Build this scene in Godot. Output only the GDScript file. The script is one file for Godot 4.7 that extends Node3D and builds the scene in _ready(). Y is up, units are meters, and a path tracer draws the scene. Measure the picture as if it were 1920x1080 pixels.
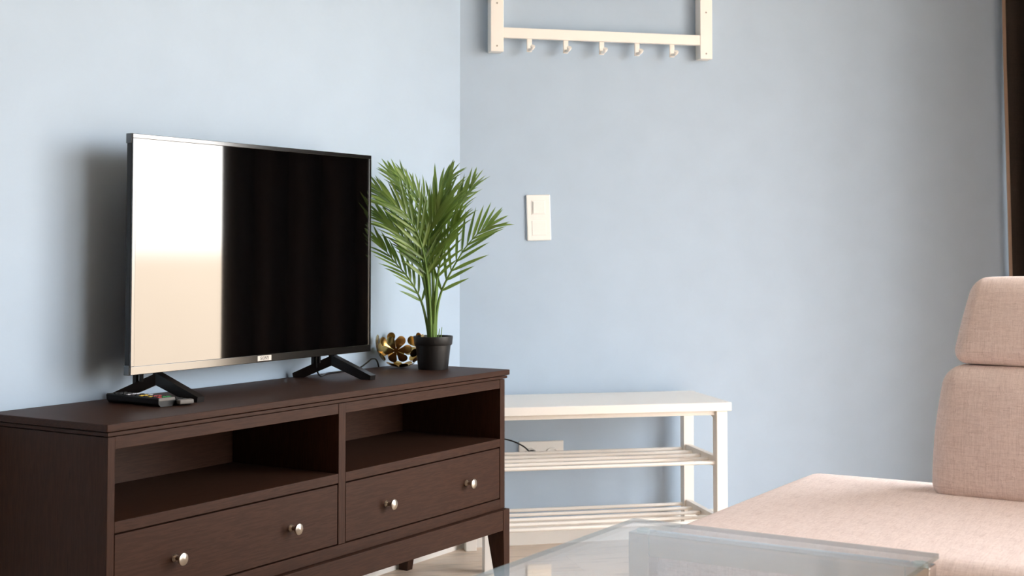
extends Node3D

# Frames: "tv" runs along the slanted wall behind the television (x along the wall, z into the room),
# "wall" runs along the wall with the coat rack. Both have y up and metres.
const TV_O := Vector3(-0.0065, 0, -3.9727)
const TV_TURN := 1.00919      # 57.822 degrees
const WALL_O := Vector3(0.2477, 0, -4.5357)
const WALL_TURN := 0.24793    # 14.206 degrees
const BENCH_O := Vector3(-0.0912, 0, -4.0725)
const BENCH_TURN := 0.21033   # 12.051 degrees
const TOP := 0.611            # height of the sideboard top
const ROOM_H := 2.7
const HEAD := 2.58            # top of the window openings
const RIGHT := 2.15           # the window wall, in the wall frame

var taken := {}
var mats := {}
var rng := RandomNumberGenerator.new()


func _ready() -> void:
	rng.seed = 7
	make_camera()
	make_sky()
	make_materials()
	make_room()
	make_windows()
	make_sideboard()
	make_television()
	make_bench()
	make_rack()
	make_sofa()
	make_table()
	make_curtain()
	make_palm()
	make_bowl()
	make_remotes()
	make_switch_and_socket()
	make_cable()


# ------------------------------------------------------------------ camera, light

func make_camera() -> void:
	var f := 2568.4
	var att := CameraAttributesPhysical.new()
	att.frustum_near = 0.1
	att.frustum_far = 60.0
	att.frustum_focal_length = 50.0
	att.frustum_focus_distance = 3.35
	att.exposure_aperture = 6.5
	att.auto_exposure_enabled = false
	var cam := Camera3D.new()
	cam.name = "camera"
	add_child(cam)
	cam.attributes = att
	cam.position = Vector3(0, 0.9556, 0)
	cam.rotation = Vector3(atan(0.0408), 0, 0)
	cam.projection = Camera3D.PROJECTION_FRUSTUM
	cam.near = 0.1
	cam.far = 60.0
	cam.size = 1080.0 / f * 0.1
	cam.frustum_offset = Vector2(0, -(540.0 - 363.9) / f * 0.1)
	cam.current = true


func make_sky() -> void:
	var sm := ProceduralSkyMaterial.new()
	sm.sky_top_color = Color(0.95, 0.97, 1.0)
	sm.sky_horizon_color = Color(1.0, 0.985, 0.96)
	sm.sky_curve = 0.2
	sm.ground_horizon_color = Color(0.86, 0.79, 0.71)
	sm.ground_bottom_color = Color(0.72, 0.66, 0.59)
	sm.ground_curve = 0.1
	var sky := Sky.new()
	sky.sky_material = sm
	var e := Environment.new()
	e.background_mode = Environment.BG_SKY
	e.sky = sky
	e.background_energy_multiplier = 12.4
	e.tonemap_mode = Environment.TONE_MAPPER_LINEAR
	e.tonemap_exposure = 1.0
	e.sdfgi_enabled = true
	e.ssao_enabled = true
	e.ssil_enabled = true
	var w := WorldEnvironment.new()
	w.name = "world"
	w.environment = e
	add_child(w)


# ------------------------------------------------------------------ naming helpers

func numbered(called: String) -> String:
	var n: int = taken.get(called, 0)
	taken[called] = n + 1
	return called if n == 0 else "%s_%03d" % [called, n]


func tag(o: Node, label: String, category: String, group := "") -> void:
	o.set_meta("label", label)
	o.set_meta("category", category)
	if group != "":
		o.set_meta("group", group)


func thing(called: String, at: Vector3, turn: float, label: String, category: String, group := "") -> Node3D:
	var o := Node3D.new()
	o.name = numbered(called)
	o.position = at
	o.rotation.y = turn
	add_child(o)
	tag(o, label, category, group)
	return o


func setting(called: String, at: Vector3, turn: float) -> Node3D:
	var o := Node3D.new()
	o.name = called
	o.position = at
	o.rotation.y = turn
	add_child(o)
	o.set_meta("kind", "structure")
	return o


func part(called: String, st: SurfaceTool, m: Material, parent: Node, soft := false) -> MeshInstance3D:
	if soft:
		st.generate_normals()
	st.index()
	var o := MeshInstance3D.new()
	o.mesh = st.commit()
	o.material_override = m
	o.name = called
	parent.add_child(o, true)
	return o


func inst(called: String, mesh: Mesh, m: Material, parent: Node, x: Transform3D) -> MeshInstance3D:
	var o := MeshInstance3D.new()
	o.mesh = mesh
	o.material_override = m
	o.name = called
	o.transform = x
	parent.add_child(o, true)
	return o


func tvp(u: float, y: float, n: float) -> Vector3:
	return TV_O + Vector3(u, y, n).rotated(Vector3.UP, TV_TURN)


func wallp(u: float, y: float, n: float) -> Vector3:
	return WALL_O + Vector3(u, y, n).rotated(Vector3.UP, WALL_TURN)


# ------------------------------------------------------------------ mesh helpers

func mb() -> SurfaceTool:
	var st := SurfaceTool.new()
	st.begin(Mesh.PRIMITIVE_TRIANGLES)
	return st


func t3(st: SurfaceTool, a: Vector3, b: Vector3, c: Vector3, na: Vector3, nb: Vector3, nc: Vector3) -> void:
	if (b - a).cross(c - a).dot(na + nb + nc) > 0.0:
		var s := b
		b = c
		c = s
		s = nb
		nb = nc
		nc = s
	st.set_normal(na)
	st.add_vertex(a)
	st.set_normal(nb)
	st.add_vertex(b)
	st.set_normal(nc)
	st.add_vertex(c)


func quad(st: SurfaceTool, a: Vector3, b: Vector3, c: Vector3, d: Vector3, n: Vector3) -> void:
	t3(st, a, b, c, n, n, n)
	t3(st, a, c, d, n, n, n)


func box(st: SurfaceTool, lo: Vector3, hi: Vector3, x := Transform3D()) -> void:
	for axis in 3:
		for s in [0, 1]:
			var u := (axis + 1) % 3
			var v := (axis + 2) % 3
			var p := []
			for k in [[0, 0], [1, 0], [1, 1], [0, 1]]:
				var q := Vector3()
				q[axis] = hi[axis] if s else lo[axis]
				q[u] = hi[u] if k[0] else lo[u]
				q[v] = hi[v] if k[1] else lo[v]
				p.append(x * q)
			var n := Vector3()
			n[axis] = 1.0 if s else -1.0
			quad(st, p[0], p[1], p[2], p[3], x.basis * n)


# a box with rounded edges of radius r
func rbox(st: SurfaceTool, lo: Vector3, hi: Vector3, r: float, x := Transform3D(), seg := 1) -> void:
	var c := (lo + hi) * 0.5
	var h := (hi - lo) * 0.5
	r = minf(r, minf(h.x, minf(h.y, h.z)) * 0.98)
	for axis in 3:
		var u := (axis + 1) % 3
		var v := (axis + 2) % 3
		var cu := edge_steps(h[u], r, seg)
		var cv := edge_steps(h[v], r, seg)
		for s in [-1.0, 1.0]:
			var pts := []
			var nrm := []
			for a in cu:
				for b in cv:
					var q := Vector3()
					q[axis] = s * h[axis]
					q[u] = a
					q[v] = b
					var inner := q.clamp(-h + Vector3.ONE * r, h - Vector3.ONE * r)
					var n := (q - inner).normalized()
					pts.append(x * (c + inner + n * r))
					nrm.append((x.basis * n).normalized())
			var w := cv.size()
			for i in cu.size() - 1:
				for j in w - 1:
					var k := i * w + j
					t3(st, pts[k], pts[k + 1], pts[k + w + 1], nrm[k], nrm[k + 1], nrm[k + w + 1])
					t3(st, pts[k], pts[k + w + 1], pts[k + w], nrm[k], nrm[k + w + 1], nrm[k + w])


func edge_steps(h: float, r: float, seg: int) -> Array:
	var out := []
	for i in range(seg, -1, -1):
		out.append(-(h - r) - r * tan(PI / 4 * i / seg))
	for i in range(0, seg + 1):
		out.append((h - r) + r * tan(PI / 4 * i / seg))
	return out


# a stuffed block: rounded, swollen towards the middle of each face, then bent by warp
func cushion(st: SurfaceTool, lo: Vector3, hi: Vector3, r: float, swell: Vector3, warp: Callable, mid := 10) -> void:
	st.set_smooth_group(0)
	var c := (lo + hi) * 0.5
	var h := (hi - lo) * 0.5
	for axis in 3:
		var u := (axis + 1) % 3
		var v := (axis + 2) % 3
		var cu := fill_steps(edge_steps(h[u], r, 5), mid)
		var cv := fill_steps(edge_steps(h[v], r, 5), mid)
		for s in [-1.0, 1.0]:
			var pts := []
			var way := Vector3()
			way[axis] = s
			for a in cu:
				for b in cv:
					var q := Vector3()
					q[axis] = s * h[axis]
					q[u] = a
					q[v] = b
					var inner := q.clamp(-h + Vector3.ONE * r, h - Vector3.ONE * r)
					var n := (q - inner).normalized()
					var p := inner + n * r
					var k := p / h
					p.x += swell.x * k.x * (1.0 - k.y * k.y) * (1.0 - pow(k.z, 4))
					p.y += swell.y * k.y * (1.0 - pow(k.x, 4)) * (1.0 - pow(k.z, 4))
					p.z += swell.z * k.z * (1.0 - pow(k.x, 4)) * (1.0 - k.y * k.y)
					pts.append(warp.call(c + p))
			var w := cv.size()
			for i in cu.size() - 1:
				for j in w - 1:
					var k := i * w + j
					face(st, pts[k], pts[k + 1], pts[k + w + 1], way)
					face(st, pts[k], pts[k + w + 1], pts[k + w], way)


func fill_steps(a: Array, mid: int) -> Array:
	var half := a.size() / 2
	var out := a.slice(0, half)
	for i in range(1, mid):
		out.append(lerpf(a[half - 1], a[half], float(i) / mid))
	return out + a.slice(half)


func face(st: SurfaceTool, a: Vector3, b: Vector3, c: Vector3, way: Vector3) -> void:
	if (b - a).cross(c - a).dot(way) > 0.0:
		var s := b
		b = c
		c = s
	st.add_vertex(a)
	st.add_vertex(b)
	st.add_vertex(c)


func tube(st: SurfaceTool, pts: Array, radius: Variant, sides := 8, capped := true) -> void:
	var rings := []
	var nrm := []
	var prev := Vector3()
	for i in pts.size():
		var t: Vector3 = (pts[mini(i + 1, pts.size() - 1)] - pts[maxi(i - 1, 0)]).normalized()
		var a: Vector3
		if i == 0:
			a = t.cross(Vector3.UP if absf(t.y) < 0.9 else Vector3.RIGHT).normalized()
		else:
			a = (prev - t * prev.dot(t)).normalized()
		prev = a
		var b := t.cross(a)
		var r: float = radius[i] if radius is Array else radius
		var ring := []
		var nn := []
		for k in sides:
			var d := a * cos(TAU * k / sides) + b * sin(TAU * k / sides)
			ring.append(pts[i] + d * r)
			nn.append(d)
		rings.append(ring)
		nrm.append(nn)
	for i in pts.size() - 1:
		for k in sides:
			var l := (k + 1) % sides
			t3(st, rings[i][k], rings[i][l], rings[i + 1][l], nrm[i][k], nrm[i][l], nrm[i + 1][l])
			t3(st, rings[i][k], rings[i + 1][l], rings[i + 1][k], nrm[i][k], nrm[i + 1][l], nrm[i + 1][k])
	if capped:
		for e in [0, pts.size() - 1]:
			var o: Vector3 = (pts[0] - pts[1]).normalized() if e == 0 else (pts[e] - pts[e - 1]).normalized()
			for k in sides:
				t3(st, pts[e], rings[e][k], rings[e][(k + 1) % sides], o, o, o)


func curve(pts: Array, steps: int) -> Array:
	var out := []
	for i in pts.size() - 1:
		var p0: Vector3 = pts[maxi(i - 1, 0)]
		var p1: Vector3 = pts[i]
		var p2: Vector3 = pts[i + 1]
		var p3: Vector3 = pts[mini(i + 2, pts.size() - 1)]
		for k in steps:
			out.append(p1.cubic_interpolate(p2, p0, p3, float(k) / steps))
	out.append(pts[-1])
	return out


# profile of (radius, height) turned round y, then placed by x; corners sharper than 35 degrees stay sharp
func lathe(st: SurfaceTool, prof: Array, sides: int, x := Transform3D()) -> void:
	var sn := []
	for i in prof.size() - 1:
		var d: Vector2 = (prof[i + 1] - prof[i]).normalized()
		sn.append(Vector2(d.y, -d.x))
	for i in prof.size() - 1:
		var n0: Vector2 = sn[i]
		var n1: Vector2 = sn[i]
		if i > 0 and n0.dot(sn[i - 1]) > 0.82:
			n0 = (n0 + sn[i - 1]).normalized()
		if i < sn.size() - 1 and n1.dot(sn[i + 1]) > 0.82:
			n1 = (n1 + sn[i + 1]).normalized()
		for k in sides:
			var a := TAU * k / sides
			var b := TAU * (k + 1) / sides
			var p := [spin(prof[i], a), spin(prof[i], b), spin(prof[i + 1], b), spin(prof[i + 1], a)]
			var n := [spin(n0, a), spin(n0, b), spin(n1, b), spin(n1, a)]
			for j in 4:
				p[j] = x * p[j]
				n[j] = (x.basis * n[j]).normalized()
			if prof[i].x > 1e-5:
				t3(st, p[0], p[1], p[2], n[0], n[1], n[2])
			if prof[i + 1].x > 1e-5:
				t3(st, p[0], p[2], p[3], n[0], n[2], n[3])


func spin(p: Vector2, a: float) -> Vector3:
	return Vector3(p.x * cos(a), p.y, p.x * sin(a))


# polygon in x, y pushed along z from z0 to z1
func extrude(st: SurfaceTool, poly: PackedVector2Array, z0: float, z1: float, x := Transform3D()) -> void:
	var ids := Geometry2D.triangulate_polygon(poly)
	for i in range(0, ids.size(), 3):
		for z in [[z0, -1.0], [z1, 1.0]]:
			var n: Vector3 = x.basis * Vector3(0, 0, z[1])
			var p := []
			for k in 3:
				p.append(x * Vector3(poly[ids[i + k]].x, poly[ids[i + k]].y, z[0]))
			t3(st, p[0], p[1], p[2], n, n, n)
	var turn := 0.0
	for i in poly.size():
		var a := poly[i]
		var b := poly[(i + 1) % poly.size()]
		turn += a.x * b.y - b.x * a.y
	for i in poly.size():
		var a := poly[i]
		var b := poly[(i + 1) % poly.size()]
		var d := (b - a).normalized() * signf(turn)
		var n := x.basis * Vector3(d.y, -d.x, 0)
		quad(st, x * Vector3(a.x, a.y, z0), x * Vector3(b.x, b.y, z0), x * Vector3(b.x, b.y, z1), x * Vector3(a.x, a.y, z1), n)


# ------------------------------------------------------------------ materials

func plain(called: String, c: Color, rough: float, metal := 0.0) -> StandardMaterial3D:
	var m := StandardMaterial3D.new()
	m.resource_name = called
	m.albedo_color = c
	m.roughness = rough
	m.metallic = metal
	mats[called] = m
	return m


func noise_tex(seed_: int, freq: float, size: int, ramp: Array, octaves := 4) -> NoiseTexture2D:
	var n := FastNoiseLite.new()
	n.seed = seed_
	n.frequency = freq
	n.fractal_octaves = octaves
	var t := NoiseTexture2D.new()
	t.width = size
	t.height = size
	t.seamless = true
	t.generate_mipmaps = false
	t.noise = n
	if ramp.size():
		var g := Gradient.new()
		var off := PackedFloat32Array()
		var col := PackedColorArray()
		for i in ramp.size():
			off.append(float(i) / (ramp.size() - 1))
			col.append(ramp[i])
		g.offsets = off
		g.colors = col
		t.color_ramp = g
	return t


func wood(called: String, ramp: Array, scale: Vector3, rough: float, seed_: int) -> StandardMaterial3D:
	var m := plain(called, Color.WHITE, rough)
	m.albedo_texture = noise_tex(seed_, 0.02, 512, ramp, 5)
	m.uv1_triplanar = true
	m.uv1_scale = scale
	m.metallic_specular = 0.3
	return m


func weave_image(seed_: int, a: Color, b: Color, slub: float) -> ImageTexture:
	var r := RandomNumberGenerator.new()
	r.seed = seed_
	var n := 384
	var im := Image.create(n, n, false, Image.FORMAT_RGB8)
	var warp := []
	var weft := []
	for k in n / 2:
		warp.append([])
		weft.append([])
		for set_ in [warp[k], weft[k]]:
			var v := r.randf()
			for j in n / 2:
				if r.randf() < 0.10:
					v = r.randf()
				set_.append(v)
	for y in n:
		for x in n:
			var i := x / 2
			var j := y / 2
			var over := (i + j) % 2 == 0
			var v: float = warp[i][j] if over else weft[j][i]
			v = pow(v, slub)
			im.set_pixel(x, y, a.lerp(b, v))
	return ImageTexture.create_from_image(im)


func make_materials() -> void:
	var m := plain("wall_paint", Color(0.70, 0.778, 0.855), 0.62)
	m.albedo_texture = noise_tex(3, 0.015, 256, [Color(0.975, 0.975, 0.975), Color(1, 1, 1)], 3)
	m.uv1_triplanar = true
	m.uv1_world_triplanar = true
	m.uv1_scale = Vector3.ONE * 1.3
	plain("wall_taupe", Color(0.36, 0.28, 0.23), 0.8)
	plain("ceiling_white", Color(0.80, 0.78, 0.75), 0.8)
	plain("trim_white", Color(0.93, 0.92, 0.9), 0.45)
	for k in 4:
		var base: Color = [Color(0.91, 0.83, 0.74), Color(0.89, 0.80, 0.71), Color(0.93, 0.86, 0.78), Color(0.90, 0.82, 0.74)][k]
		wood("floor_oak_%d" % k, [base.darkened(0.16), base, base.lightened(0.08), base.darkened(0.05)], Vector3(0.35, 2.0, 3.0), 0.42, 40 + k)
	wood("sideboard_stain", [Color(0.17, 0.10, 0.07), Color(0.255, 0.163, 0.118), Color(0.21, 0.13, 0.093), Color(0.275, 0.18, 0.132)], Vector3(0.7, 9.0, 9.0), 0.52, 11)
	wood("sideboard_stain_upright", [Color(0.17, 0.10, 0.07), Color(0.255, 0.163, 0.118), Color(0.21, 0.13, 0.093), Color(0.275, 0.18, 0.132)], Vector3(9.0, 0.7, 9.0), 0.5, 12)
	plain("nickel", Color(0.74, 0.70, 0.65), 0.32, 1.0)
	m = plain("screen_glass", Color(0.012, 0.011, 0.012), 0.03)
	m.metallic_specular = 0.7
	m.clearcoat_enabled = true
	m.clearcoat = 0.8
	m.clearcoat_roughness = 0.02
	m = plain("tv_bezel", Color(0.05, 0.047, 0.045), 0.16)
	m.metallic_specular = 0.7
	m.clearcoat_enabled = true
	m.clearcoat = 1.0
	m.clearcoat_roughness = 0.1
	plain("tv_black", Color(0.045, 0.04, 0.04), 0.4)
	plain("foot_black", Color(0.07, 0.05, 0.045), 0.35)
	plain("logo_silver", Color(0.80, 0.78, 0.75), 0.4, 0.3)
	plain("logo_ink", Color(0.34, 0.31, 0.30), 0.5)
	plain("bench_white", Color(0.96, 0.945, 0.92), 0.4)
	plain("bench_rod", Color(0.96, 0.945, 0.92), 0.35)
	plain("screw_grey", Color(0.6, 0.57, 0.53), 0.5)
	plain("plastic_white", Color(0.96, 0.955, 0.94), 0.35)
	m = plain("sofa_fabric", Color.WHITE, 0.95)
	m.albedo_texture = weave_image(21, Color(0.785, 0.685, 0.645), Color(1.0, 0.93, 0.90), 0.36)
	m.uv1_triplanar = true
	m.uv1_scale = Vector3.ONE * 4.6
	m.rim_enabled = true
	m.rim = 0.25
	m.rim_tint = 0.5
	m = plain("sofa_piping", Color(0.90, 0.78, 0.73), 0.9)
	plain("sofa_leg", Color(0.75, 0.74, 0.73), 0.25, 1.0)
	m = plain("table_glass", Color(0.62, 0.76, 0.76, 0.025), 0.02)
	m.transparency = BaseMaterial3D.TRANSPARENCY_ALPHA
	m = plain("table_glass_edge", Color(0.16, 0.27, 0.25, 0.5), 0.06)
	m.transparency = BaseMaterial3D.TRANSPARENCY_ALPHA
	m = plain("clear_pad", Color(0.85, 0.95, 0.94, 0.45), 0.08)
	m.transparency = BaseMaterial3D.TRANSPARENCY_ALPHA
	plain("chrome", Color(0.86, 0.85, 0.84), 0.09, 1.0)
	m = plain("curtain_brown", Color(0.20, 0.16, 0.13), 0.95)
	m.albedo_texture = weave_image(5, Color(0.7, 0.7, 0.7), Color(1, 1, 1), 0.7)
	m.uv1_triplanar = true
	m.uv1_scale = Vector3.ONE * 3.0
	plain("curtain_lining", Color(0.66, 0.57, 0.50), 0.9)
	m = plain("window_glass", Color(0.95, 0.98, 0.98, 0.03), 0.01)
	m.transparency = BaseMaterial3D.TRANSPARENCY_ALPHA
	plain("pot_black", Color(0.085, 0.078, 0.075), 0.5)
	plain("soil", Color(0.10, 0.075, 0.055), 0.95)
	for k in 3:
		m = plain("leaf_%d" % k, [Color(0.32, 0.42, 0.17), Color(0.43, 0.52, 0.25), Color(0.21, 0.31, 0.13)][k], 0.42)
		m.cull_mode = BaseMaterial3D.CULL_DISABLED
		m.backlight_enabled = true
		m.backlight = Color(0.45, 0.55, 0.25)
	plain("stem_green", Color(0.40, 0.52, 0.24), 0.5)
	m = plain("gold", Color(0.80, 0.66, 0.40), 0.2, 1.0)
	m.cull_mode = BaseMaterial3D.CULL_DISABLED
	plain("remote_black", Color(0.03, 0.028, 0.028), 0.42)
	plain("remote_grey", Color(0.42, 0.40, 0.38), 0.35)
	plain("key_black", Color(0.07, 0.07, 0.07), 0.5)
	plain("key_red", Color(0.72, 0.12, 0.14), 0.45)
	plain("key_green", Color(0.08, 0.55, 0.25), 0.45)
	plain("key_yellow", Color(0.88, 0.74, 0.25), 0.45)
	plain("key_white", Color(0.85, 0.85, 0.88), 0.45)
	plain("cable_black", Color(0.05, 0.048, 0.05), 0.45)
	plain("path_stone", Color(0.80, 0.77, 0.72), 0.9)


# ------------------------------------------------------------------ room

func make_room() -> void:
	var wp: Material = mats["wall_paint"]
	# slanted wall behind the television, from the inner corner towards the camera side
	var o := setting("wall_left", TV_O, TV_TURN)
	var st := mb()
	box(st, Vector3(-3.78, 0, -0.508), Vector3(0.475, ROOM_H, -0.388))
	part("plaster", st, wp, o)
	o = setting("wall_back", WALL_O, WALL_TURN)
	st = mb()
	box(st, Vector3(-0.56, 0, -0.132), Vector3(RIGHT + 0.15, ROOM_H, -0.012))
	part("plaster", st, wp, o)
	o = setting("wall_right", WALL_O, WALL_TURN)
	st = mb()
	var a := RIGHT
	var b := RIGHT + 0.15
	for r in [[-0.012, 0.88, 0.0, ROOM_H], [3.2, 3.5, 0.0, ROOM_H], [5.45, 5.62, 0.0, ROOM_H], [0.88, 3.2, HEAD, ROOM_H], [3.5, 5.45, HEAD, ROOM_H], [0.88, 3.2, 0.0, 0.05], [3.5, 5.45, 0.0, 0.05]]:
		box(st, Vector3(a, r[2], r[0]), Vector3(b, r[3], r[1]))
	part("plaster", st, wp, o)
	o = setting("wall_rear", WALL_O, WALL_TURN)
	st = mb()
	box(st, Vector3(-3.6, 0, 5.5), Vector3(RIGHT, ROOM_H, 5.62))
	part("plaster", st, mats["wall_taupe"], o)
	o = setting("wall_side", WALL_O, WALL_TURN)
	st = mb()
	box(st, Vector3(-3.6, 0, 2.82), Vector3(-3.48, ROOM_H, 5.5))
	part("plaster", st, mats["wall_taupe"], o)
	o = setting("ceiling", WALL_O, WALL_TURN)
	st = mb()
	box(st, Vector3(-3.7, ROOM_H, -0.2), Vector3(RIGHT + 0.15, ROOM_H + 0.15, 5.65))
	part("plaster", st, mats["ceiling_white"], o)
	# floor: a screed with laminate planks on it
	o = setting("floor", WALL_O, WALL_TURN)
	st = mb()
	box(st, Vector3(-3.7, -0.12, -0.2), Vector3(RIGHT + 0.15, -0.009, 5.65))
	part("screed", st, mats["path_stone"], o)
	var meshes := {}
	var row := 0
	var z := 0.0
	while z < 5.4:
		var x: float = -3.46 - [0.0, 0.42, 0.83, 0.2, 0.65][row % 5]
		while x < RIGHT:
			var x0 := maxf(x, -3.46)
			var x1 := minf(x + 1.25, RIGHT)
			if x1 - x0 > 0.05 and (x1 + 0.42) * 0.954 + z + 0.19 > 0.02:
				var size := Vector3(snappedf(x1 - x0 - 0.0015, 0.0005), 0.009, minf(0.19, 5.5 - z) - 0.0015)
				if not meshes.has(size):
					var s2 := mb()
					box(s2, Vector3(0, -size.y, 0), Vector3(size.x, 0, size.z))
					meshes[size] = s2.commit()
				inst("plank", meshes[size], mats["floor_oak_%d" % rng.randi_range(0, 3)], o, Transform3D(Basis(), Vector3(x0, 0, z)))
			x += 1.25
		z += 0.19
		row += 1
	# skirting boards
	o = setting("baseboard_left", TV_O, TV_TURN)
	st = mb()
	skirting(st, -3.7, 0.452, -0.388)
	part("board", st, mats["trim_white"], o)
	o = setting("baseboard_back", WALL_O, WALL_TURN)
	st = mb()
	skirting(st, -0.41, RIGHT, -0.012)
	part("board", st, mats["trim_white"], o)


func skirting(st: SurfaceTool, x0: float, x1: float, z: float) -> void:
	var poly := PackedVector2Array([Vector2(0, 0), Vector2(0.012, 0), Vector2(0.012, 0.075), Vector2(0.008, 0.082), Vector2(0, 0.084)])
	# polygon x is out of the wall, extruded along the wall
	extrude(st, poly, x0, x1, Transform3D(Basis(Vector3(0, 0, 1), Vector3(0, 1, 0), Vector3(1, 0, 0)), Vector3(0, 0, z)))


func make_windows() -> void:
	# openings as [start, end, share of the width where the sashes meet]
	var k := 1
	for w in [[0.88, 3.2, 0.5], [3.5, 5.45, 0.5]]:
		var o := setting("window_%d" % k, WALL_O, WALL_TURN)
		k += 1
		var x := Transform3D(Basis(), Vector3(RIGHT + 0.04, 0, 0))
		var z0: float = w[0]
		var z1: float = w[1]
		var zm := z0 + (z1 - z0) * float(w[2])
		var st := mb()
		for r in [[z0, z0 + 0.05, 0.05, HEAD], [z1 - 0.05, z1, 0.05, HEAD], [zm - 0.035, zm + 0.035, 0.05, HEAD], [z0, z1, 0.05, 0.10], [z0, z1, HEAD - 0.05, HEAD]]:
			box(st, Vector3(0, r[2], r[0]), Vector3(0.07, r[3], r[1]), x)
		part("window_frame", st, mats["trim_white"], o)
		for r in [[z0 + 0.05, zm - 0.035], [zm + 0.035, z1 - 0.05]]:
			st = mb()
			quad(st, x * Vector3(0.03, 0.10, r[0]), x * Vector3(0.03, HEAD - 0.05, r[0]), x * Vector3(0.03, HEAD - 0.05, r[1]), x * Vector3(0.03, 0.10, r[1]), x.basis * Vector3(-1, 0, 0))
			part("pane", st, mats["window_glass"], o)


# ------------------------------------------------------------------ sideboard

func make_sideboard() -> void:
	var o := thing("tv_sideboard", TV_O, TV_TURN, "long dark brown wooden sideboard with two drawers and open compartments", "sideboard")
	var w: Material = mats["sideboard_stain"]
	var wv: Material = mats["sideboard_stain_upright"]
	var f := -0.011          # plane of the front
	var bk := -0.371
	var st := mb()
	rbox(st, Vector3(-1.485, 0.5958, -0.373), Vector3(0.001, TOP, 0.0), 0.002)
	box(st, Vector3(-1.470, 0.5938, -0.365), Vector3(-0.014, 0.5962, -0.014))
	part("top_board", st, w, o)
	st = mb()
	rbox(st, Vector3(-1.479, 0.5862, bk), Vector3(-0.005, 0.5938, -0.005), 0.0012)
	box(st, Vector3(-1.468, 0.5838, -0.365), Vector3(-0.016, 0.5864, -0.017))
	part("moulding", st, w, o)
	for r in [[-1.4735, -1.4545], [-0.0335, -0.0095]]:
		st = mb()
		rbox(st, Vector3(r[0], 0.2155, bk), Vector3(r[1], 0.584, f), 0.0012)
		part("side_panel", st, wv, o)
	st = mb()
	rbox(st, Vector3(-0.7575, 0.2445, bk + 0.012), Vector3(-0.731, 0.584, f), 0.0012)
	part("divider", st, wv, o)
	for r in [[-1.454, -0.758], [-0.7305, -0.034]]:
		st = mb()
		rbox(st, Vector3(r[0], 0.5585, -0.034), Vector3(r[1], 0.5838, f - 0.001), 0.001)
		part("top_rail", st, w, o)
		st = mb()
		rbox(st, Vector3(r[0], 0.392, bk + 0.012), Vector3(r[1], 0.415, f), 0.001)
		part("shelf", st, w, o)
		# drawer: a front board let into the frame, with two knobs
		st = mb()
		rbox(st, Vector3(r[0] + 0.002, 0.2465, f - 0.018), Vector3(r[1] - 0.002, 0.3885, f - 0.001), 0.0012)
		box(st, Vector3(r[0] + 0.012, 0.256, -0.33), Vector3(r[1] - 0.012, 0.35, f - 0.0182))
		var d := part("drawer", st, w, o)
		for s in [-1.0, 1.0]:
			var kx: float = (r[0] + r[1]) * 0.5 + s * 0.181 - 0.003
			st = mb()
			var x := Transform3D(Basis(Vector3.RIGHT, PI / 2), Vector3(kx, 0.3135, f - 0.001))
			lathe(st, [Vector2(0.0085, 0.0), Vector2(0.008, 0.002), Vector2(0.005, 0.006), Vector2(0.005, 0.016), Vector2(0.0085, 0.0195), Vector2(0.0125, 0.0215), Vector2(0.0135, 0.0235), Vector2(0.0128, 0.0262), Vector2(0.009, 0.0282), Vector2(0.0, 0.0292)], 24, x)
			part("knob", st, mats["nickel"], d)
	st = mb()
	rbox(st, Vector3(-1.4543, 0.2155, bk + 0.012), Vector3(-0.0337, 0.2435, f), 0.001)
	part("bottom_board", st, w, o)
	st = mb()
	box(st, Vector3(-1.454, 0.218, bk), Vector3(-0.034, 0.5842, bk + 0.0115))
	part("back_panel", st, w, o)
	# leg frame, a little proud of the carcass
	st = mb()
	rbox(st, Vector3(-1.442, 0.157, -0.034), Vector3(-0.0415, 0.2148, f + 0.015), 0.0015)
	part("apron", st, w, o)
	for r in [[-1.4735, -1.4535], [-0.0295, -0.0095]]:
		st = mb()
		rbox(st, Vector3(r[0], 0.157, -0.32), Vector3(r[1], 0.2148, -0.06), 0.0015)
		part("side_apron", st, w, o)
	for s in [-1, 1]:
		for q in [0, 1]:
			st = mb()
			var xo := -0.0085 if s > 0 else -1.4745
			var zo := f + 0.0155 if q == 0 else bk + 0.001
			var zi := -1.0 if q == 0 else 1.0
			# outer edges straight, inner edges tapering to the foot
			var top := [Vector3(xo, 0.2148, zo), Vector3(xo - s * 0.032, 0.2148, zo), Vector3(xo - s * 0.032, 0.2148, zo + zi * 0.058), Vector3(xo, 0.2148, zo + zi * 0.058)]
			var mid := []
			var low := [Vector3(xo, 0.0, zo), Vector3(xo - s * 0.026, 0.0, zo), Vector3(xo - s * 0.026, 0.0, zo + zi * 0.03), Vector3(xo, 0.0, zo + zi * 0.03)]
			for p in top:
				mid.append(Vector3(p.x, 0.157, p.z))
			var c: Vector3 = (top[0] + low[2]) * 0.5
			for pair in [[top, mid], [mid, low]]:
				for i in 4:
					var j := (i + 1) % 4
					var n: Vector3 = (pair[0][j] - pair[0][i]).cross(pair[1][i] - pair[0][i]).normalized()
					if n.dot(pair[0][i] + pair[0][j] - 2.0 * c) < 0.0:
						n = -n
					quad(st, pair[0][i], pair[0][j], pair[1][j], pair[1][i], n)
			quad(st, top[0], top[1], top[2], top[3], Vector3.UP)
			quad(st, low[0], low[1], low[2], low[3], Vector3.DOWN)
			part("leg", st, wv, o)


# ------------------------------------------------------------------ television

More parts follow.
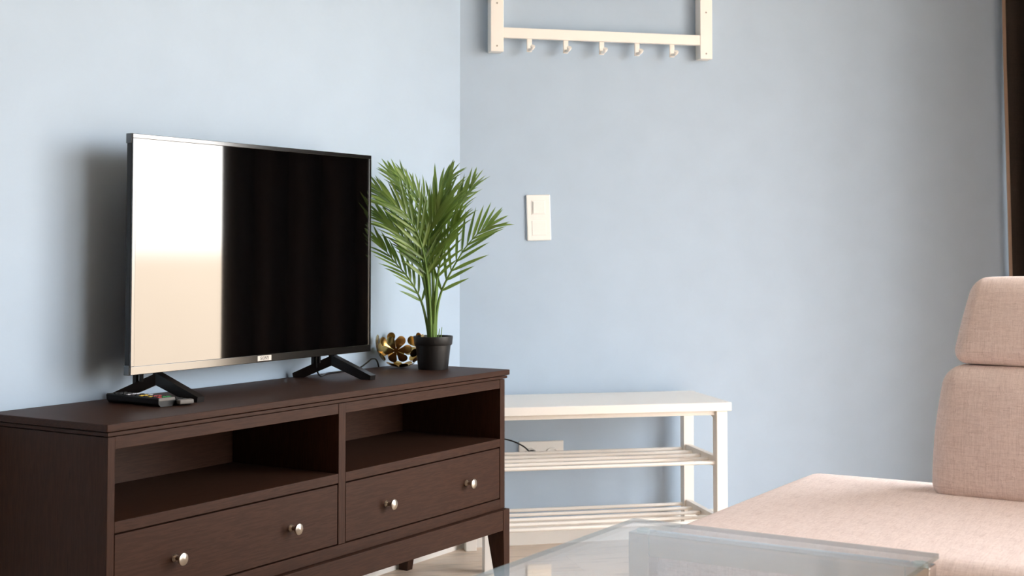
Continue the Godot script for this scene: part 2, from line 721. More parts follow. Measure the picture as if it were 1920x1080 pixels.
func make_television() -> void:
	var o := thing("television", tvp(-0.775, TOP, -0.25), TV_TURN, "black flat-screen television standing on dark sideboard on two splayed feet", "television")
	var hw := 0.4335
	var y0 := 0.064
	var y1 := 0.6075
	var fr := 0.010
	var bw := 0.0105
	var st := mb()
	rbox(st, Vector3(-hw, y0, fr - 0.021), Vector3(hw, y1, fr - 0.004), 0.003)
	box(st, Vector3(-0.36, y0 + 0.02, fr - 0.05), Vector3(0.36, 0.36, fr - 0.0205))
	var body := part("body", st, mats["tv_black"], o)
	for side in [-1.0, 1.0]:
		for yy in [y0 - 0.0005, y1 - 0.022]:
			st = mb()
			var xa: float = -hw - 0.0015 if side < 0 else hw - 0.004
			rbox(st, Vector3(xa, yy, fr - 0.0215), Vector3(xa + 0.0055, yy + 0.0225, fr - 0.0035), 0.001)
			part("corner_cap", st, mats["tv_bezel"], body)
	# bezel in four strips
	st = mb()
	rbox(st, Vector3(-hw, y0, fr - 0.0042), Vector3(hw, y0 + 0.019, fr), 0.0012)
	rbox(st, Vector3(-hw, y1 - bw, fr - 0.0042), Vector3(hw, y1, fr), 0.0012)
	rbox(st, Vector3(-hw, y0 + 0.0185, fr - 0.0042), Vector3(-hw + bw, y1 - bw + 0.0005, fr), 0.0012)
	rbox(st, Vector3(hw - bw, y0 + 0.0185, fr - 0.0042), Vector3(hw, y1 - bw + 0.0005, fr), 0.0012)
	var bez := part("bezel", st, mats["tv_bezel"], o)
	st = mb()
	box(st, Vector3(-hw + bw - 0.001, y0 + 0.018, fr - 0.0045), Vector3(hw - bw + 0.001, y1 - bw + 0.001, fr - 0.002))
	part("screen", st, mats["screen_glass"], o)
	st = mb()
	rbox(st, Vector3(-0.022, y0 + 0.0035, fr - 0.0005), Vector3(0.028, y0 + 0.0165, fr + 0.0012), 0.0004)
	part("logo_plate", st, mats["logo_silver"], bez)
	var tm := TextMesh.new()
	tm.text = "SONY"
	var fnt := SystemFont.new()
	fnt.font_names = PackedStringArray(["Droid Serif"])
	fnt.font_weight = 700
	tm.font = fnt
	tm.font_size = 16
	tm.pixel_size = 0.00072
	tm.depth = 0.0004
	inst("logo_lettering", tm, mats["logo_ink"], bez, Transform3D(Basis(), Vector3(0.003, y0 + 0.0100, fr + 0.0014)))
	# feet: an inverted V, front toe and rear toe
	for s in [-1.0, 1.0]:
		st = mb()
		var ux := 0.315 if s > 0 else -0.315
		var apex := Vector3(ux - 0.006, 0.058, -0.022)
		var front := Vector3(ux - 0.004, 0.0, 0.112)
		var rear := Vector3(ux - 0.055, 0.0, -0.117)
		arm(st, apex, front)
		arm(st, apex, rear)
		var ft := part("foot", st, mats["foot_black"], o)
		st = mb()
		box(st, Vector3(ux - 0.038, 0.026, -0.071), Vector3(ux - 0.030, 0.085, -0.060))
		box(st, Vector3(ux - 0.036, 0.040, -0.052), Vector3(ux - 0.030, 0.085, -0.044))
		part("bracket", st, mats["foot_black"], ft)


# one sloping bar of a television foot, ending flat on the ground
func arm(st: SurfaceTool, a: Vector3, b: Vector3) -> void:
	var d := b - a
	var flat := Vector3(d.x, 0, d.z).normalized()
	var w := flat.cross(Vector3.UP) * 0.011
	var t := 0.027
	var p := [a + Vector3.UP * 0.006 - flat * 0.006, b + Vector3.UP * 0.012 + flat * 0.002, b, b - flat * 0.030, a - Vector3.UP * (t - 0.004) - flat * 0.004]
	var c: Vector3 = (p[0] + p[2]) * 0.5
	for s in [-1.0, 1.0]:
		var n: Vector3 = w.normalized() * s
		t3(st, p[0] + w * s, p[1] + w * s, p[2] + w * s, n, n, n)
		t3(st, p[0] + w * s, p[2] + w * s, p[3] + w * s, n, n, n)
		t3(st, p[0] + w * s, p[3] + w * s, p[4] + w * s, n, n, n)
	for i in 5:
		var e: Vector3 = p[i]
		var g: Vector3 = p[(i + 1) % 5]
		var n := (g - e).cross(w).normalized()
		if n.dot((e + g) * 0.5 - c) < 0.0:
			n = -n
		quad(st, e - w, g - w, g + w, e + w, n)


# ------------------------------------------------------------------ shoe bench

func make_bench() -> void:
	var o := thing("shoe_bench", BENCH_O, BENCH_TURN, "white wooden shoe bench with two slatted shelves against blue wall", "bench")
	var m: Material = mats["bench_white"]
	var L := 0.785
	var D := 0.360
	var st := mb()
	rbox(st, Vector3(0, 0.461, -D), Vector3(L, 0.4875, 0), 0.003, Transform3D(), 2)
	part("seat", st, m, o)
	for x in [0.0115, L - 0.0465]:
		for z in [[-0.045, -0.009], [-D + 0.008, -D + 0.044]]:
			st = mb()
			rbox(st, Vector3(x, 0, z[0]), Vector3(x + 0.035, 0.4608, z[1]), 0.002)
			part("leg", st, m, o)
	# aprons between the legs, arched a little at the ends
	for z in [-0.030, -D + 0.018]:
		st = mb()
		rbox(st, Vector3(0.047, 0.447, z - 0.009), Vector3(L - 0.047, 0.4608, z + 0.009), 0.0015)
		part("apron", st, m, o)
	for x in [0.020, L - 0.038]:
		st = mb()
		var poly := PackedVector2Array()
		for k in 13:
			var t := k / 12.0
			poly.append(Vector2(lerpf(-D + 0.0445, -0.0455, t), 0.431 + 0.018 * sin(PI * t)))
		poly.append(Vector2(-0.0455, 0.4606))
		poly.append(Vector2(-D + 0.0445, 0.4606))
		extrude(st, poly, -0.009, 0.009, Transform3D(Basis(Vector3(0, 0, 1), Vector3(0, 1, 0), Vector3(-1, 0, 0)), Vector3(x + 0.009, 0, 0)))
		part("end_apron", st, m, o)
	for y in [0.301, 0.120]:
		for x in [0.022, L - 0.040]:
			st = mb()
			rbox(st, Vector3(x, y - 0.016, -D + 0.0445), Vector3(x + 0.018, y + 0.016, -0.0455), 0.0015)
			part("shelf_rail", st, m, o)
		for k in 5:
			var z := lerpf(-D + 0.028, -0.026, k / 4.0)
			st = mb()
			tube(st, [Vector3(0.0395 if k in [1, 2, 3] else 0.0465, y, z), Vector3(L - 0.0395 if k in [1, 2, 3] else L - 0.0465, y, z)], 0.0056, 14)
			part("rod", st, mats["bench_rod"], o)


# ------------------------------------------------------------------ coat rack

func make_rack() -> void:
	var o := thing("coat_rack", wallp(0.05, 1.60, -0.012), WALL_TURN, "white wooden wall rack with five coat hooks under its rail", "coat rack")
	var m: Material = mats["bench_white"]
	var z := 0.047
	for x in [-0.3855, 0.3415]:
		var st := mb()
		rbox(st, Vector3(x, 0, 0.001), Vector3(x + 0.0435, 0.37, z), 0.002, Transform3D(), 2)
		var p := part("post", st, m, o)
		for y in [0.018, 0.158]:
			st = mb()
			lathe(st, [Vector2(0.0, -0.0005), Vector2(0.003, -0.0005), Vector2(0.003, 0.0006), Vector2(0.0, 0.0006)], 10, Transform3D(Basis(Vector3.RIGHT, PI / 2), Vector3(x + 0.021, y, z)))
			part("screw_cap", st, mats["screw_grey"], p)
		st = mb()
		rbox(st, Vector3(x + 0.012, 0.26, z - 0.004), Vector3(x + 0.031, 0.30, z + 0.22), 0.003)
		part("shelf_arm", st, m, o)
	var st2 := mb()
	rbox(st2, Vector3(-0.3425, 0.046, 0.027), Vector3(0.342, 0.080, z - 0.002), 0.002, Transform3D(), 2)
	part("hook_rail", st2, m, o)
	for k in 6:
		st2 = mb()
		var zz := lerpf(0.03, 0.26, k / 5.0)
		tube(st2, [Vector3(-0.373, 0.309, zz), Vector3(0.373, 0.309, zz)], 0.009, 12)
		part("shelf_rod", st2, m, o)
	for k in 5:
		var x := -0.2525 + 0.1242 * k
		st2 = mb()
		# flat strip hanging from the rail, its end turned out to a knob
		rbox(st2, Vector3(x - 0.009, 0.003, 0.030), Vector3(x + 0.009, 0.047, 0.036), 0.0025)
		tube(st2, curve([Vector3(x, 0.012, 0.033), Vector3(x + 0.001, 0.009, 0.046), Vector3(x + 0.002, 0.011, 0.062), Vector3(x + 0.002, 0.019, 0.070)], 4), [0.005, 0.005, 0.005, 0.005, 0.005, 0.005, 0.005, 0.005, 0.0055, 0.0065, 0.0075, 0.008, 0.008], 10)
		part("hook", st2, m, o)


# ------------------------------------------------------------------ sofa

func make_sofa() -> void:
	var o := thing("sofa", tvp(-0.55, 0, 1.85), TV_TURN, "pale pink heathered fabric sofa beside glass table, its end without an armrest", "sofa")
	var fb: Material = mats["sofa_fabric"]
	# local: x along -0.40 (towards the table) .. 0.40 (back), z -0.9 (open end) .. 0.9
	var same := func(p: Vector3) -> Vector3: return p
	var st := mb()
	cushion(st, Vector3(-0.448, 0.245, -0.912), Vector3(0.410, 0.424, 0.912), 0.055, Vector3(0.004, 0.008, 0.004), same, 14)
	var seat := part("seat_cushion", st, fb, o, true)
	st = mb()
	for y in [0.380]:
		var loop := []
		var hx := 0.4295
		var hz := 0.9135
		var r := 0.045
		for c in [[1, 1, 0.0], [-1, 1, 90.0], [-1, -1, 180.0], [1, -1, 270.0]]:
			for k in 7:
				var a := deg_to_rad(c[2] + k * 15.0)
				loop.append(Vector3(-0.019 + c[0] * (hx - r) + r * cos(a), y, c[1] * (hz - r) + r * sin(a)))
		loop.append(loop[0])
		tube(st, loop, 0.0032, 6, false)
	part("piping", st, mats["sofa_piping"], seat)
	st = mb()
	cushion(st, Vector3(-0.428, 0.07, -0.892), Vector3(0.385, 0.250, 0.885), 0.02, Vector3.ZERO, same, 4)
	part("base", st, fb, o, true)
	for x in [-0.37, 0.34]:
		for z in [-0.82, 0.82]:
			st = mb()
			lathe(st, [Vector2(0.0, 0.0), Vector2(0.018, 0.0), Vector2(0.022, 0.072), Vector2(0.0, 0.072)], 16, Transform3D(Basis(), Vector3(x, 0, z)))
			part("leg", st, mats["sofa_leg"], o)
	# back cushions with separate head rests; the first starts well away from the open end
	var zs := [-0.555, 0.165, 0.885]
	for k in 2:
		var a: float = zs[k]
		var b: float = zs[k + 1] - 0.008
		var c := (a + b) * 0.5
		var lean := func(p: Vector3) -> Vector3:
			var t := (p.y - 0.405) / 0.29
			return Vector3(p.x + 0.05 * t, p.y, c + (p.z - c) * (1.0 - 0.055 * t * t))
		st = mb()
		cushion(st, Vector3(0.188, 0.415, a), Vector3(0.335, 0.702, b), 0.038, Vector3(0.018, 0.004, 0.006), lean, 10)
		part("back_cushion", st, fb, o, true)
		var lean2 := func(p: Vector3) -> Vector3:
			var t := (p.y - 0.70) / 0.19
			return Vector3(p.x + 0.065 * t, p.y, c + (p.z - c) * (0.915 - 0.10 * t))
		st = mb()
		cushion(st, Vector3(0.245, 0.708, a), Vector3(0.362, 0.894, b), 0.034, Vector3(0.012, 0.004, 0.004), lean2, 10)
		part("head_rest", st, fb, o, true)


# ------------------------------------------------------------------ glass coffee table

func make_table() -> void:
	var o := thing("coffee_table", tvp(-1.625, 0, 1.229), TV_TURN, "low coffee table with clear glass top on square chrome frame", "coffee table")
	var hx := 0.55
	var hz := 0.279
	var st := mb()
	var g0 := 0.452
	var g1 := 0.460
	for y in [g0, g1]:
		quad(st, Vector3(-hx, y, -hz), Vector3(hx, y, -hz), Vector3(hx, y, hz), Vector3(-hx, y, hz), Vector3.UP if y == g1 else Vector3.DOWN)
	var top := part("glass_top", st, mats["table_glass"], o)
	st = mb()
	for e in [[Vector3(-hx, 0, -hz), Vector3(hx, 0, -hz), Vector3(0, 0, -1)], [Vector3(hx, 0, -hz), Vector3(hx, 0, hz), Vector3(1, 0, 0)], [Vector3(hx, 0, hz), Vector3(-hx, 0, hz), Vector3(0, 0, 1)], [Vector3(-hx, 0, hz), Vector3(-hx, 0, -hz), Vector3(-1, 0, 0)]]:
		quad(st, e[0] + Vector3.UP * g0, e[1] + Vector3.UP * g0, e[1] + Vector3.UP * g1, e[0] + Vector3.UP * g1, e[2])
	part("glass_edge", st, mats["table_glass_edge"], top)
	var t := 0.040
	var inx := 0.012
	var ch: Material = mats["chrome"]
	for sx in [-1.0, 1.0]:
		for sz in [-1.0, 1.0]:
			st = mb()
			var cx: float = sx * (hx - inx - t / 2)
			var cz: float = sz * (hz - (0.001 if sz > 0.0 else 0.016) - t / 2)
			rbox(st, Vector3(cx - t / 2, 0, cz - t / 2), Vector3(cx + t / 2, 0.446, cz + t / 2), 0.002, Transform3D(), 2)
			var lg := part("leg", st, ch, o)
			if sz > 0.0:
				st = mb()
				lathe(st, [Vector2(0.0055, 0.0), Vector2(0.0052, 0.0016), Vector2(0.0030, 0.0020), Vector2(0.0026, 0.0006), Vector2(0.0, 0.0006)], 14, Transform3D(Basis(Vector3.FORWARD, sx * -PI / 2 + PI), Vector3(cx - sx * t / 2, 0.428, cz)))
				part("screw", st, mats["nickel"], lg)
			st = mb()
			lathe(st, [Vector2(0.0, 0.4462), Vector2(0.012, 0.4462), Vector2(0.012, 0.4498), Vector2(0.0, 0.4498)], 18, Transform3D(Basis(), Vector3(cx, 0, cz)))
			part("clear_pad", st, mats["clear_pad"], o)
	for sx in [-1.0, 1.0]:
		st = mb()
		var cx: float = sx * (hx - inx - t / 2)
		rbox(st, Vector3(cx - t / 2, 0.406, -hz + 0.016 + t), Vector3(cx + t / 2, 0.446, hz - 0.001 - t), 0.002)
		part("rail", st, ch, o)


# ------------------------------------------------------------------ curtain

func make_curtain() -> void:
	var o := thing("curtain", wallp(1.64, 0.02, 0.5), WALL_TURN, "dark brown floor-length curtain hanging in folds beside the window", "curtain")
	var st := mb()
	st.set_smooth_group(0)
	var n := 120
	var rows := [0.0, 0.4, 0.8, 1.2, 1.6, 2.0, 2.3, 2.56]
	var grid := []
	for r in rows:
		var line := []
		for i in n + 1:
			var t := float(i) / n
			var z := lerpf(-0.455, 0.46, t)
			var ph: float = t * TAU * 6.0 + 0.5 * sin(r * 1.7)
			var x: float = -0.035 + 0.040 * sin(ph) + 0.006 * sin(r * 3.1 + t * 9.0)
			if t < 0.05:
				x = lerpf(-0.085 + 0.008 * sin(r * 2.4), x, t / 0.05)
			line.append(Vector3(x, r, z + 0.012 * cos(ph)))
		grid.append(line)
	for j in rows.size() - 1:
		for i in n:
			face(st, grid[j][i], grid[j][i + 1], grid[j + 1][i + 1], Vector3(-1, 0, 0))
			face(st, grid[j][i], grid[j + 1][i + 1], grid[j + 1][i], Vector3(-1, 0, 0))
	part("cloth", st, mats["curtain_brown"], o, true)
	# hem strip of paler lining turned over the near edge
	st = mb()
	for j in rows.size() - 1:
		var a: Vector3 = grid[j][0] + Vector3(-0.010, 0, -0.004)
		var b: Vector3 = grid[j + 1][0] + Vector3(-0.010, 0, -0.004)
		var q := Vector3(0.014, 0, 0.003)
		quad(st, a, a + q, b + q, b, Vector3(0, 0, 1))
		quad(st, a, a + Vector3(0.002, 0, -0.006), b + Vector3(0.002, 0, -0.006), b, Vector3(-1, 0, 0))
	part("lining", st, mats["curtain_lining"], o)
	var rod := thing("curtain_rod", wallp(1.605, 2.60, 1.2), WALL_TURN, "long grey metal curtain rod above the window", "curtain rod")
	st = mb()
	tube(st, [Vector3(0, 0, -1.16), Vector3(0, 0, 2.0)], 0.012, 12)
	part("pole", st, mats["nickel"], rod)
	for z in [-1.0, 0.45, 1.9]:
		st = mb()
		box(st, Vector3(-0.006, 0.0, z - 0.006), Vector3(0.006, 0.10, z + 0.006))
		part("bracket", st, mats["nickel"], rod)


# ------------------------------------------------------------------ palm

func make_palm() -> void:
	var at := tvp(-0.1086, TOP, -0.1941)
	var o := thing("potted_palm", at, 0.0, "small green artificial palm in black plastic pot on sideboard end", "plant")
	var st := mb()
	lathe(st, [Vector2(0, 0.002), Vector2(0.030, 0.002), Vector2(0.034, 0.0), Vector2(0.0425, 0.0), Vector2(0.0435, 0.003), Vector2(0.051, 0.070), Vector2(0.0535, 0.070), Vector2(0.0555, 0.073), Vector2(0.0575, 0.0935), Vector2(0.057, 0.0955), Vector2(0.0545, 0.0955), Vector2(0.053, 0.074), Vector2(0.048, 0.071), Vector2(0.0, 0.071)], 48)
	var pot := part("pot", st, mats["pot_black"], o)
	st = mb()
	lathe(st, [Vector2(0.051, 0.0712), Vector2(0.051, 0.082), Vector2(0.03, 0.085), Vector2(0.0, 0.086)], 24)
	part("soil", st, mats["soil"], pot)
	# each frond: points in photograph steps of 1/650 m from the foot of the pot, then the way its upper face looks
	var fronds := [
		[[[818, 634, 0], [819, 590, 8], [828, 549, 14], [848, 508, 22], [873, 467, 26], [897, 440, 26], [914, 428, 24]], Vector3(-0.15, 0.35, 1), 0.34, 1.0],
		[[[803, 634, 0], [798, 595, 10], [788, 560, 18], [768, 524, 26], [740, 490, 34], [714, 458, 36]], Vector3(0.45, 0.5, 0.8), 0.36, 0.8],
		[[[808, 634, 6], [806, 560, 22], [799, 490, 40], [786, 440, 54], [765, 405, 64], [738, 385, 70]], Vector3(0.2, 0.45, 1), 0.32, 1.15],
		[[[807, 634, 0], [802, 545, 10], [786, 465, 20], [756, 405, 26], [712, 362, 30]], Vector3(0.5, 0.5, 0.8), 0.38, 0.9],
		[[[809, 634, -5], [804, 545, -4], [791, 450, 0], [768, 375, 4], [738, 333, 6]], Vector3(0.6, 0.3, 0.8), 0.50, 0.85],
		[[[810, 634, 5], [807, 545, 14], [803, 455, 24], [790, 385, 36], [760, 341, 44]], Vector3(0.75, 0.4, 0.65), 0.48, 0.8],
		[[[812, 634, -6], [811, 545, -12], [806, 445, -20], [816, 375, -28], [840, 332, -34]], Vector3(-0.5, 0.3, 0.8), 0.50, 0.85],
		[[[813, 634, 6], [813, 545, 20], [814, 465, 36], [826, 415, 46], [842, 372, 48]], Vector3(-0.4, 0.4, 1), 0.36, 1.0],
		[[[815, 634, 0], [819, 545, -4], [831, 455, -10], [855, 395, -18], [883, 350, -26]], Vector3(-0.6, 0.35, 0.8), 0.42, 0.9],
		[[[812, 634, -8], [812, 545, -20], [812, 460, -32], [826, 405, -44], [858, 372, -52]], Vector3(-0.3, 0.5, 0.9), 0.40, 0.9],
		[[[806, 634, 4], [801, 560, 20], [792, 500, 36], [772, 460, 50], [738, 432, 56]], Vector3(0.3, 0.6, 0.9), 0.40, 0.95],
		[[[814, 634, 4], [817, 560, 20], [825, 500, 30], [838, 455, 36], [858, 420, 40]], Vector3(-0.5, 0.4, 0.9), 0.40, 0.9],
		[[[809, 634, 2], [806, 550, 18], [803, 480, 32], [810, 430, 44], [826, 392, 50]], Vector3(-0.2, 0.3, 1), 0.36, 0.95],
		[[[807, 634, 2], [800, 555, 14], [782, 490, 22], [752, 445, 28], [718, 410, 30]], Vector3(0.4, 0.6, 0.8), 0.38, 0.9],
	]
	var blades := []
	for k in 3:
		blades.append(blade([0.10, 0.18, 0.26][k]))
	for f in fronds:
		var pts := []
		for p in f[0]:
			pts.append(Vector3((p[0] - 812) / 650.0, (693 - p[1]) / 650.0 + 0.002, p[2] / 650.0))
		pts[0].y = 0.080
		pts[0].x *= 0.7
		var line := curve(pts, 6)
		var rad := []
		for i in line.size():
			rad.append(lerpf(0.0058, 0.0011, pow(float(i) / (line.size() - 1), 0.6)))
		st = mb()
		tube(st, line, rad, 7)
		var fr := part("frond", st, mats["stem_green"], o)
		var nleaf := 11
		var start: float = f[2]
		for i in nleaf:
			var t := start + (1.0 - start) * pow(i / float(nleaf - 1), 0.92)
			var at_f := t * (line.size() - 1)
			var i0 := mini(int(at_f), line.size() - 2)
			var pos: Vector3 = line[i0].lerp(line[i0 + 1], at_f - i0)
			var tan_: Vector3 = (line[i0 + 1] - line[i0]).normalized()
			var up: Vector3 = (f[1] - tan_ * f[1].dot(tan_)).normalized()
			var side := tan_.cross(up)
			var q := (t - start) / (1.0 - start)
			var length: float = f[3] * (0.074 + 0.052 * sin(PI * clampf(q * 0.9 + 0.12, 0, 1))) * rng.randf_range(0.88, 1.08)
			var open := lerpf(0.66, 0.24, q) + rng.randf_range(-0.07, 0.07)
			for s in [-1.0, 1.0]:
				if i == nleaf - 1 and s > 0:
					open = 0.02
				var dir: Vector3 = (tan_ * cos(open) + side * s * sin(open) + up * rng.randf_range(0.04, 0.22)).normalized()
				var nn: Vector3 = (up - dir * up.dot(dir) + side * s * -0.25).normalized()
				nn = (nn - dir * nn.dot(dir)).normalized()
				var across: Vector3 = dir.cross(nn)
				var x := Transform3D(Basis(across * (0.0092 * rng.randf_range(0.85, 1.15)), dir * length, nn * length), pos)
				inst("leaflet", blades[rng.randi_range(0, 2)], mats["leaf_%d" % ([0, 0, 1, 1, 2][rng.randi_range(0, 4)])], fr, x)
	for q in [[0.021, 0.05], [0.014, 0.045]]:
		st = mb()
		tube(st, [Vector3(q[0], 0.08, -0.01), Vector3(q[0] + 0.004, 0.08 + q[1] * 0.8, -0.012)], [0.002, 0.001], 6)
		part("shoot", st, mats["stem_green"], o)


# one narrow leaflet, folded along its midrib and bowed: x across (unit width), y along (unit length)
func blade(bow: float) -> ArrayMesh:
	var st := mb()
	st.set_smooth_group(0)
	var n := 6
	var rows := []
	for i in n + 1:
		var t := float(i) / n
		var w := 0.5 * pow(sin(PI * pow(clampf(t * 0.97 + 0.02, 0, 1), 0.75)), 0.8) if i < n else 0.0
		var z := -bow * t * t
		rows.append([Vector3(-w, t, z + 0.012), Vector3(0, t, z), Vector3(w, t, z + 0.012)])
	for i in n:
		for k in 2:
			face(st, rows[i][k], rows[i][k + 1], rows[i + 1][k + 1], Vector3(0, 0, 1))
			if i < n - 1:
				face(st, rows[i][k], rows[i + 1][k + 1], rows[i + 1][k], Vector3(0, 0, 1))
	st.generate_normals()
	return st.commit()


# ------------------------------------------------------------------ gold flower bowl

func make_bowl() -> void:
	var c := tvp(-0.118, TOP, -0.304)
	var o := thing("flower_bowl", c, 0.0, "gold metal bowl made of open flowers beside the potted palm", "bowl")
	var R := 0.0735
	var to_eye := Vector3(-0.10, 0, 1).normalized()
	var face_a := atan2(to_eye.x, to_eye.z)
	var centres := [Vector3.DOWN]
	for k in 5:
		var a := face_a + TAU * k / 5.0
		var pol := deg_to_rad(74.0)
		centres.append(Vector3(sin(pol) * sin(a), -cos(pol), sin(pol) * cos(a)))
	for i in centres.size():
		var d: Vector3 = centres[i]
		var e := d.cross(Vector3(0.3, 1, 0.1)).normalized()
		var g := d.cross(e)
		var st := mb()
		disc(st, d, e, g, R, 0.0, 0.0, 0.10)
		var fl := part("flower", st, mats["gold"], o)
		fl.position = Vector3(0, R + 0.001, 0)
		for k in 6:
			st = mb()
			petal(st, d, e, g, R, TAU * (k + 0.35) / 6.0, deg_to_rad(36.0))
			part("petal", st, mats["gold"], fl)


func on_ball(d: Vector3, e: Vector3, g: Vector3, r: float, p: Vector2) -> Vector3:
	var a := p.length()
	var v := (e * p.x + g * p.y) / maxf(a, 1e-6)
	return (d * cos(a) + v * sin(a)) * r


func disc(st: SurfaceTool, d: Vector3, e: Vector3, g: Vector3, r: float, px: float, py: float, a: float) -> void:
	for k in 12:
		var p := Vector2(px, py)
		var q := p + Vector2.from_angle(TAU * k / 12) * a
		var s := p + Vector2.from_angle(TAU * (k + 1) / 12) * a
		shell(st, on_ball(d, e, g, r, p), on_ball(d, e, g, r, q), on_ball(d, e, g, r, s))


func shell(st: SurfaceTool, a: Vector3, b: Vector3, c: Vector3) -> void:
	t3(st, a, b, c, a.normalized(), b.normalized(), c.normalized())
	var k := 0.984
	t3(st, a * k, b * k, c * k, -a.normalized(), -b.normalized(), -c.normalized())


func petal(st: SurfaceTool, d: Vector3, e: Vector3, g: Vector3, r: float, turn: float, reach: float) -> void:
	# a wedge that ends in a round tip
	var n := 12
	var half := deg_to_rad(25.5)
	var rc := reach * 0.70 * sin(half)
	var turn_at := reach * 0.70 * cos(half) * cos(half)
	var rows := []
	for i in n + 1:
		var t := float(i) / n
		var along := lerpf(0.07, reach * 0.70 + rc, 1.0 - pow(1.0 - t, 1.5))
		var w := along * tan(half) if along < turn_at else sqrt(maxf(0.0, rc * rc - pow(along - reach * 0.70, 2)))
		var row := []
		for k in 5:
			row.append(on_ball(d, e, g, r, Vector2(along, w * (k - 2) / 2.0).rotated(turn)))
		rows.append(row)
	for i in n:
		for k in 4:
			shell(st, rows[i][k], rows[i][k + 1], rows[i + 1][k + 1])
			shell(st, rows[i][k], rows[i + 1][k + 1], rows[i + 1][k])
	# the cut edge of the sheet
	for i in n:
		for k in [0, 4]:
			var a: Vector3 = rows[i][k]
			var b: Vector3 = rows[i + 1][k]
			var out: Vector3 = (rows[i][k] - rows[i][2]).normalized() if i < n - 1 else (rows[i][2] - rows[0][2]).normalized()
			quad(st, a, b, b * 0.984, a * 0.984, out)


# ------------------------------------------------------------------ remotes

func make_remotes() -> void:
	var o := thing("remote_control", tvp(-1.192, TOP + 0.0005, -0.226), TV_TURN - deg_to_rad(4.0), "long black remote control with coloured keys lying under the television", "remote control")
	var st := mb()
	var poly := PackedVector2Array([Vector2(-0.022, 0.006), Vector2(-0.016, 0.0), Vector2(0.016, 0.0), Vector2(0.022, 0.006), Vector2(0.0235, 0.017), Vector2(0.021, 0.0195), Vector2(-0.021, 0.0195), Vector2(-0.0235, 0.017)])
	extrude(st, poly, -0.09, 0.09)
	part("case", st, mats["remote_black"], o)
	st = mb()
	rbox(st, Vector3(-0.0225, 0.0125, 0.0885), Vector3(0.0225, 0.0195, 0.0910), 0.001)
	part("end_trim", st, mats["remote_grey"], o)
	for r in 11:
		for c in 3:
			var z := 0.079 - r * 0.0148
			var m: Material = mats["key_black"]
			if r == 0:
				m = [mats["key_red"], mats["key_green"], mats["key_green"]][c]
			elif r == 2:
				m = [mats["key_yellow"], mats["key_red"], mats["key_red"]][c]
			elif r == 4:
				m = [mats["key_yellow"], mats["key_yellow"], mats["key_white"]][c]
			elif r == 7:
				m = mats["key_white"]
			st = mb()
			rbox(st, Vector3(-0.0175 + c * 0.0125, 0.0195, z - 0.0038), Vector3(-0.0075 + c * 0.0125, 0.0213, z + 0.0038), 0.0008)
			part("key", st, m, o)
	o = thing("remote_control", tvp(-1.146, TOP + 0.0005, -0.172), TV_TURN - deg_to_rad(14.0), "short black remote control with grey end beside the television foot", "remote control")
	st = mb()
	rbox(st, Vector3(-0.018, 0, -0.06), Vector3(0.018, 0.012, 0.052), 0.003, Transform3D(), 2)
	part("case", st, mats["remote_black"], o)
	st = mb()
	rbox(st, Vector3(-0.018, 0.003, 0.046), Vector3(0.018, 0.0135, 0.062), 0.003, Transform3D(), 2)
	part("end_trim", st, mats["remote_grey"], o)
	for r in 5:
		for c in 2:
			st = mb()
			rbox(st, Vector3(-0.012 + c * 0.014, 0.012, 0.034 - r * 0.017), Vector3(-0.002 + c * 0.014, 0.0135, 0.042 - r * 0.017), 0.0006)
			part("key", st, mats["key_black"], o)


# ------------------------------------------------------------------ switch, socket, cable

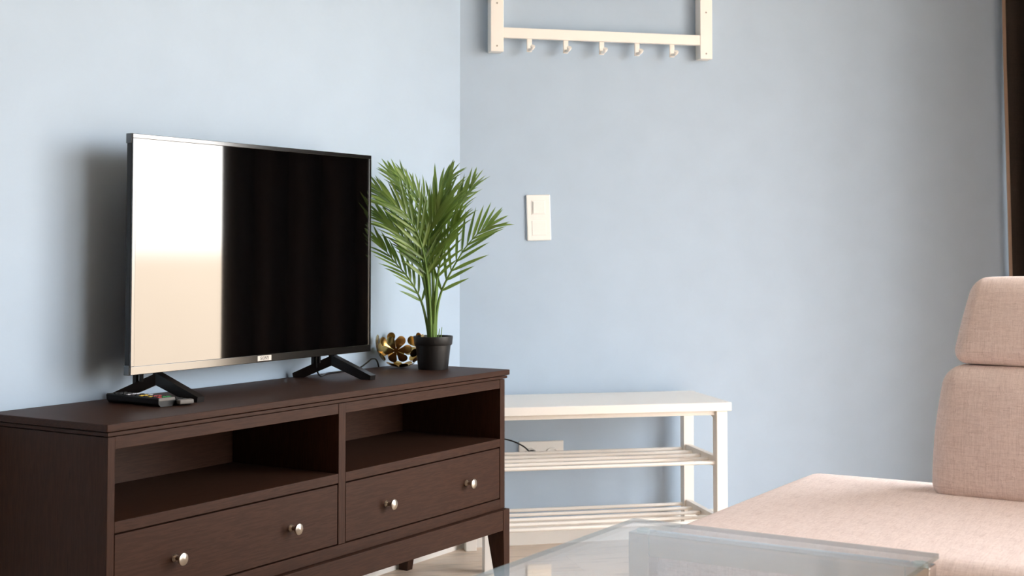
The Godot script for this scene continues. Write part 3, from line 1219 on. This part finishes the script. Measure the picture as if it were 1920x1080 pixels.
func make_switch_and_socket() -> void:
	var o := thing("light_switch", wallp(-0.1638, 1.0617, -0.012), WALL_TURN, "white double-height light switch plate on plain blue wall", "light switch")
	o.rotation.z = deg_to_rad(1.6)
	var st := mb()
	rbox(st, Vector3(-0.041, -0.0755, 0.0), Vector3(0.041, 0.0755, 0.009), 0.004, Transform3D(), 3)
	var pl := part("plate", st, mats["plastic_white"], o)
	st = mb()
	rbox(st, Vector3(-0.024, 0.010, 0.0085), Vector3(0.024, 0.058, 0.0105), 0.001)
	var a := part("rocker_frame", st, mats["plastic_white"], pl)
	st = mb()
	rbox(st, Vector3(-0.020, 0.014, 0.010), Vector3(0.020, 0.054, 0.0135), 0.0015, Transform3D(Basis(Vector3.RIGHT, 0.05), Vector3(0, 0, -0.001)))
	part("rocker", st, mats["plastic_white"], a)
	st = mb()
	rbox(st, Vector3(-0.024, -0.058, 0.0085), Vector3(0.024, -0.010, 0.0105), 0.001)
	part("blank_cover", st, mats["plastic_white"], pl)
	o = thing("wall_socket", wallp(-0.156, 0.291, -0.012), WALL_TURN, "white double wall socket low behind the shoe bench", "wall socket")
	st = mb()
	rbox(st, Vector3(-0.0755, -0.041, 0.0), Vector3(0.0755, 0.041, 0.011), 0.003, Transform3D(), 2)
	pl = part("plate", st, mats["plastic_white"], o)
	for x in [-0.0345, 0.0345]:
		st = mb()
		lathe(st, [Vector2(0.0, 0.0102), Vector2(0.0180, 0.0102), Vector2(0.0188, 0.0170), Vector2(0.0215, 0.0170), Vector2(0.0225, 0.0158), Vector2(0.0225, 0.0098)], 28, Transform3D(Basis(Vector3.RIGHT, PI / 2), Vector3(x, -0.002, 0.001)))
		part("socket_well", st, mats["plastic_white"], pl)


func make_cable() -> void:
	var o := thing("power_cable", Vector3.ZERO, 0.0, "thin black power cable running from television to the wall socket", "cable")
	var y := TOP + 0.0026
	var pts := [
		tvp(-0.50, TOP + 0.10, -0.300), tvp(-0.495, TOP + 0.03, -0.305), tvp(-0.47, y, -0.312), tvp(-0.40, y, -0.345),
		tvp(-0.33, y, -0.352), tvp(-0.26, y + 0.003, -0.350), tvp(-0.21, y + 0.016, -0.356), tvp(-0.17, y + 0.024, -0.368),
		tvp(-0.13, y + 0.010, -0.3795), tvp(-0.10, 0.55, -0.3808), tvp(-0.02, 0.46, -0.3808), tvp(0.15, 0.39, -0.3812), tvp(0.36, 0.365, -0.3815),
		wallp(-0.40, 0.356, -0.003), wallp(-0.33, 0.350, -0.001), wallp(-0.27, 0.342, 0.014), wallp(-0.225, 0.322, 0.032), wallp(-0.200, 0.296, 0.040), wallp(-0.1905, 0.289, 0.024)]
	var st := mb()
	tube(st, curve(pts, 6), 0.0024, 8)
	part("cord", st, mats["cable_black"], o)
	st = mb()
	lathe(st, [Vector2(0.0, -0.008), Vector2(0.016, -0.008), Vector2(0.0165, 0.014), Vector2(0.010, 0.026), Vector2(0.0, 0.026)], 20, Transform3D(Basis(Vector3.UP, WALL_TURN) * Basis(Vector3.RIGHT, PI / 2), wallp(-0.1905, 0.289, 0.002)))
	part("plug", st, mats["cable_black"], o)
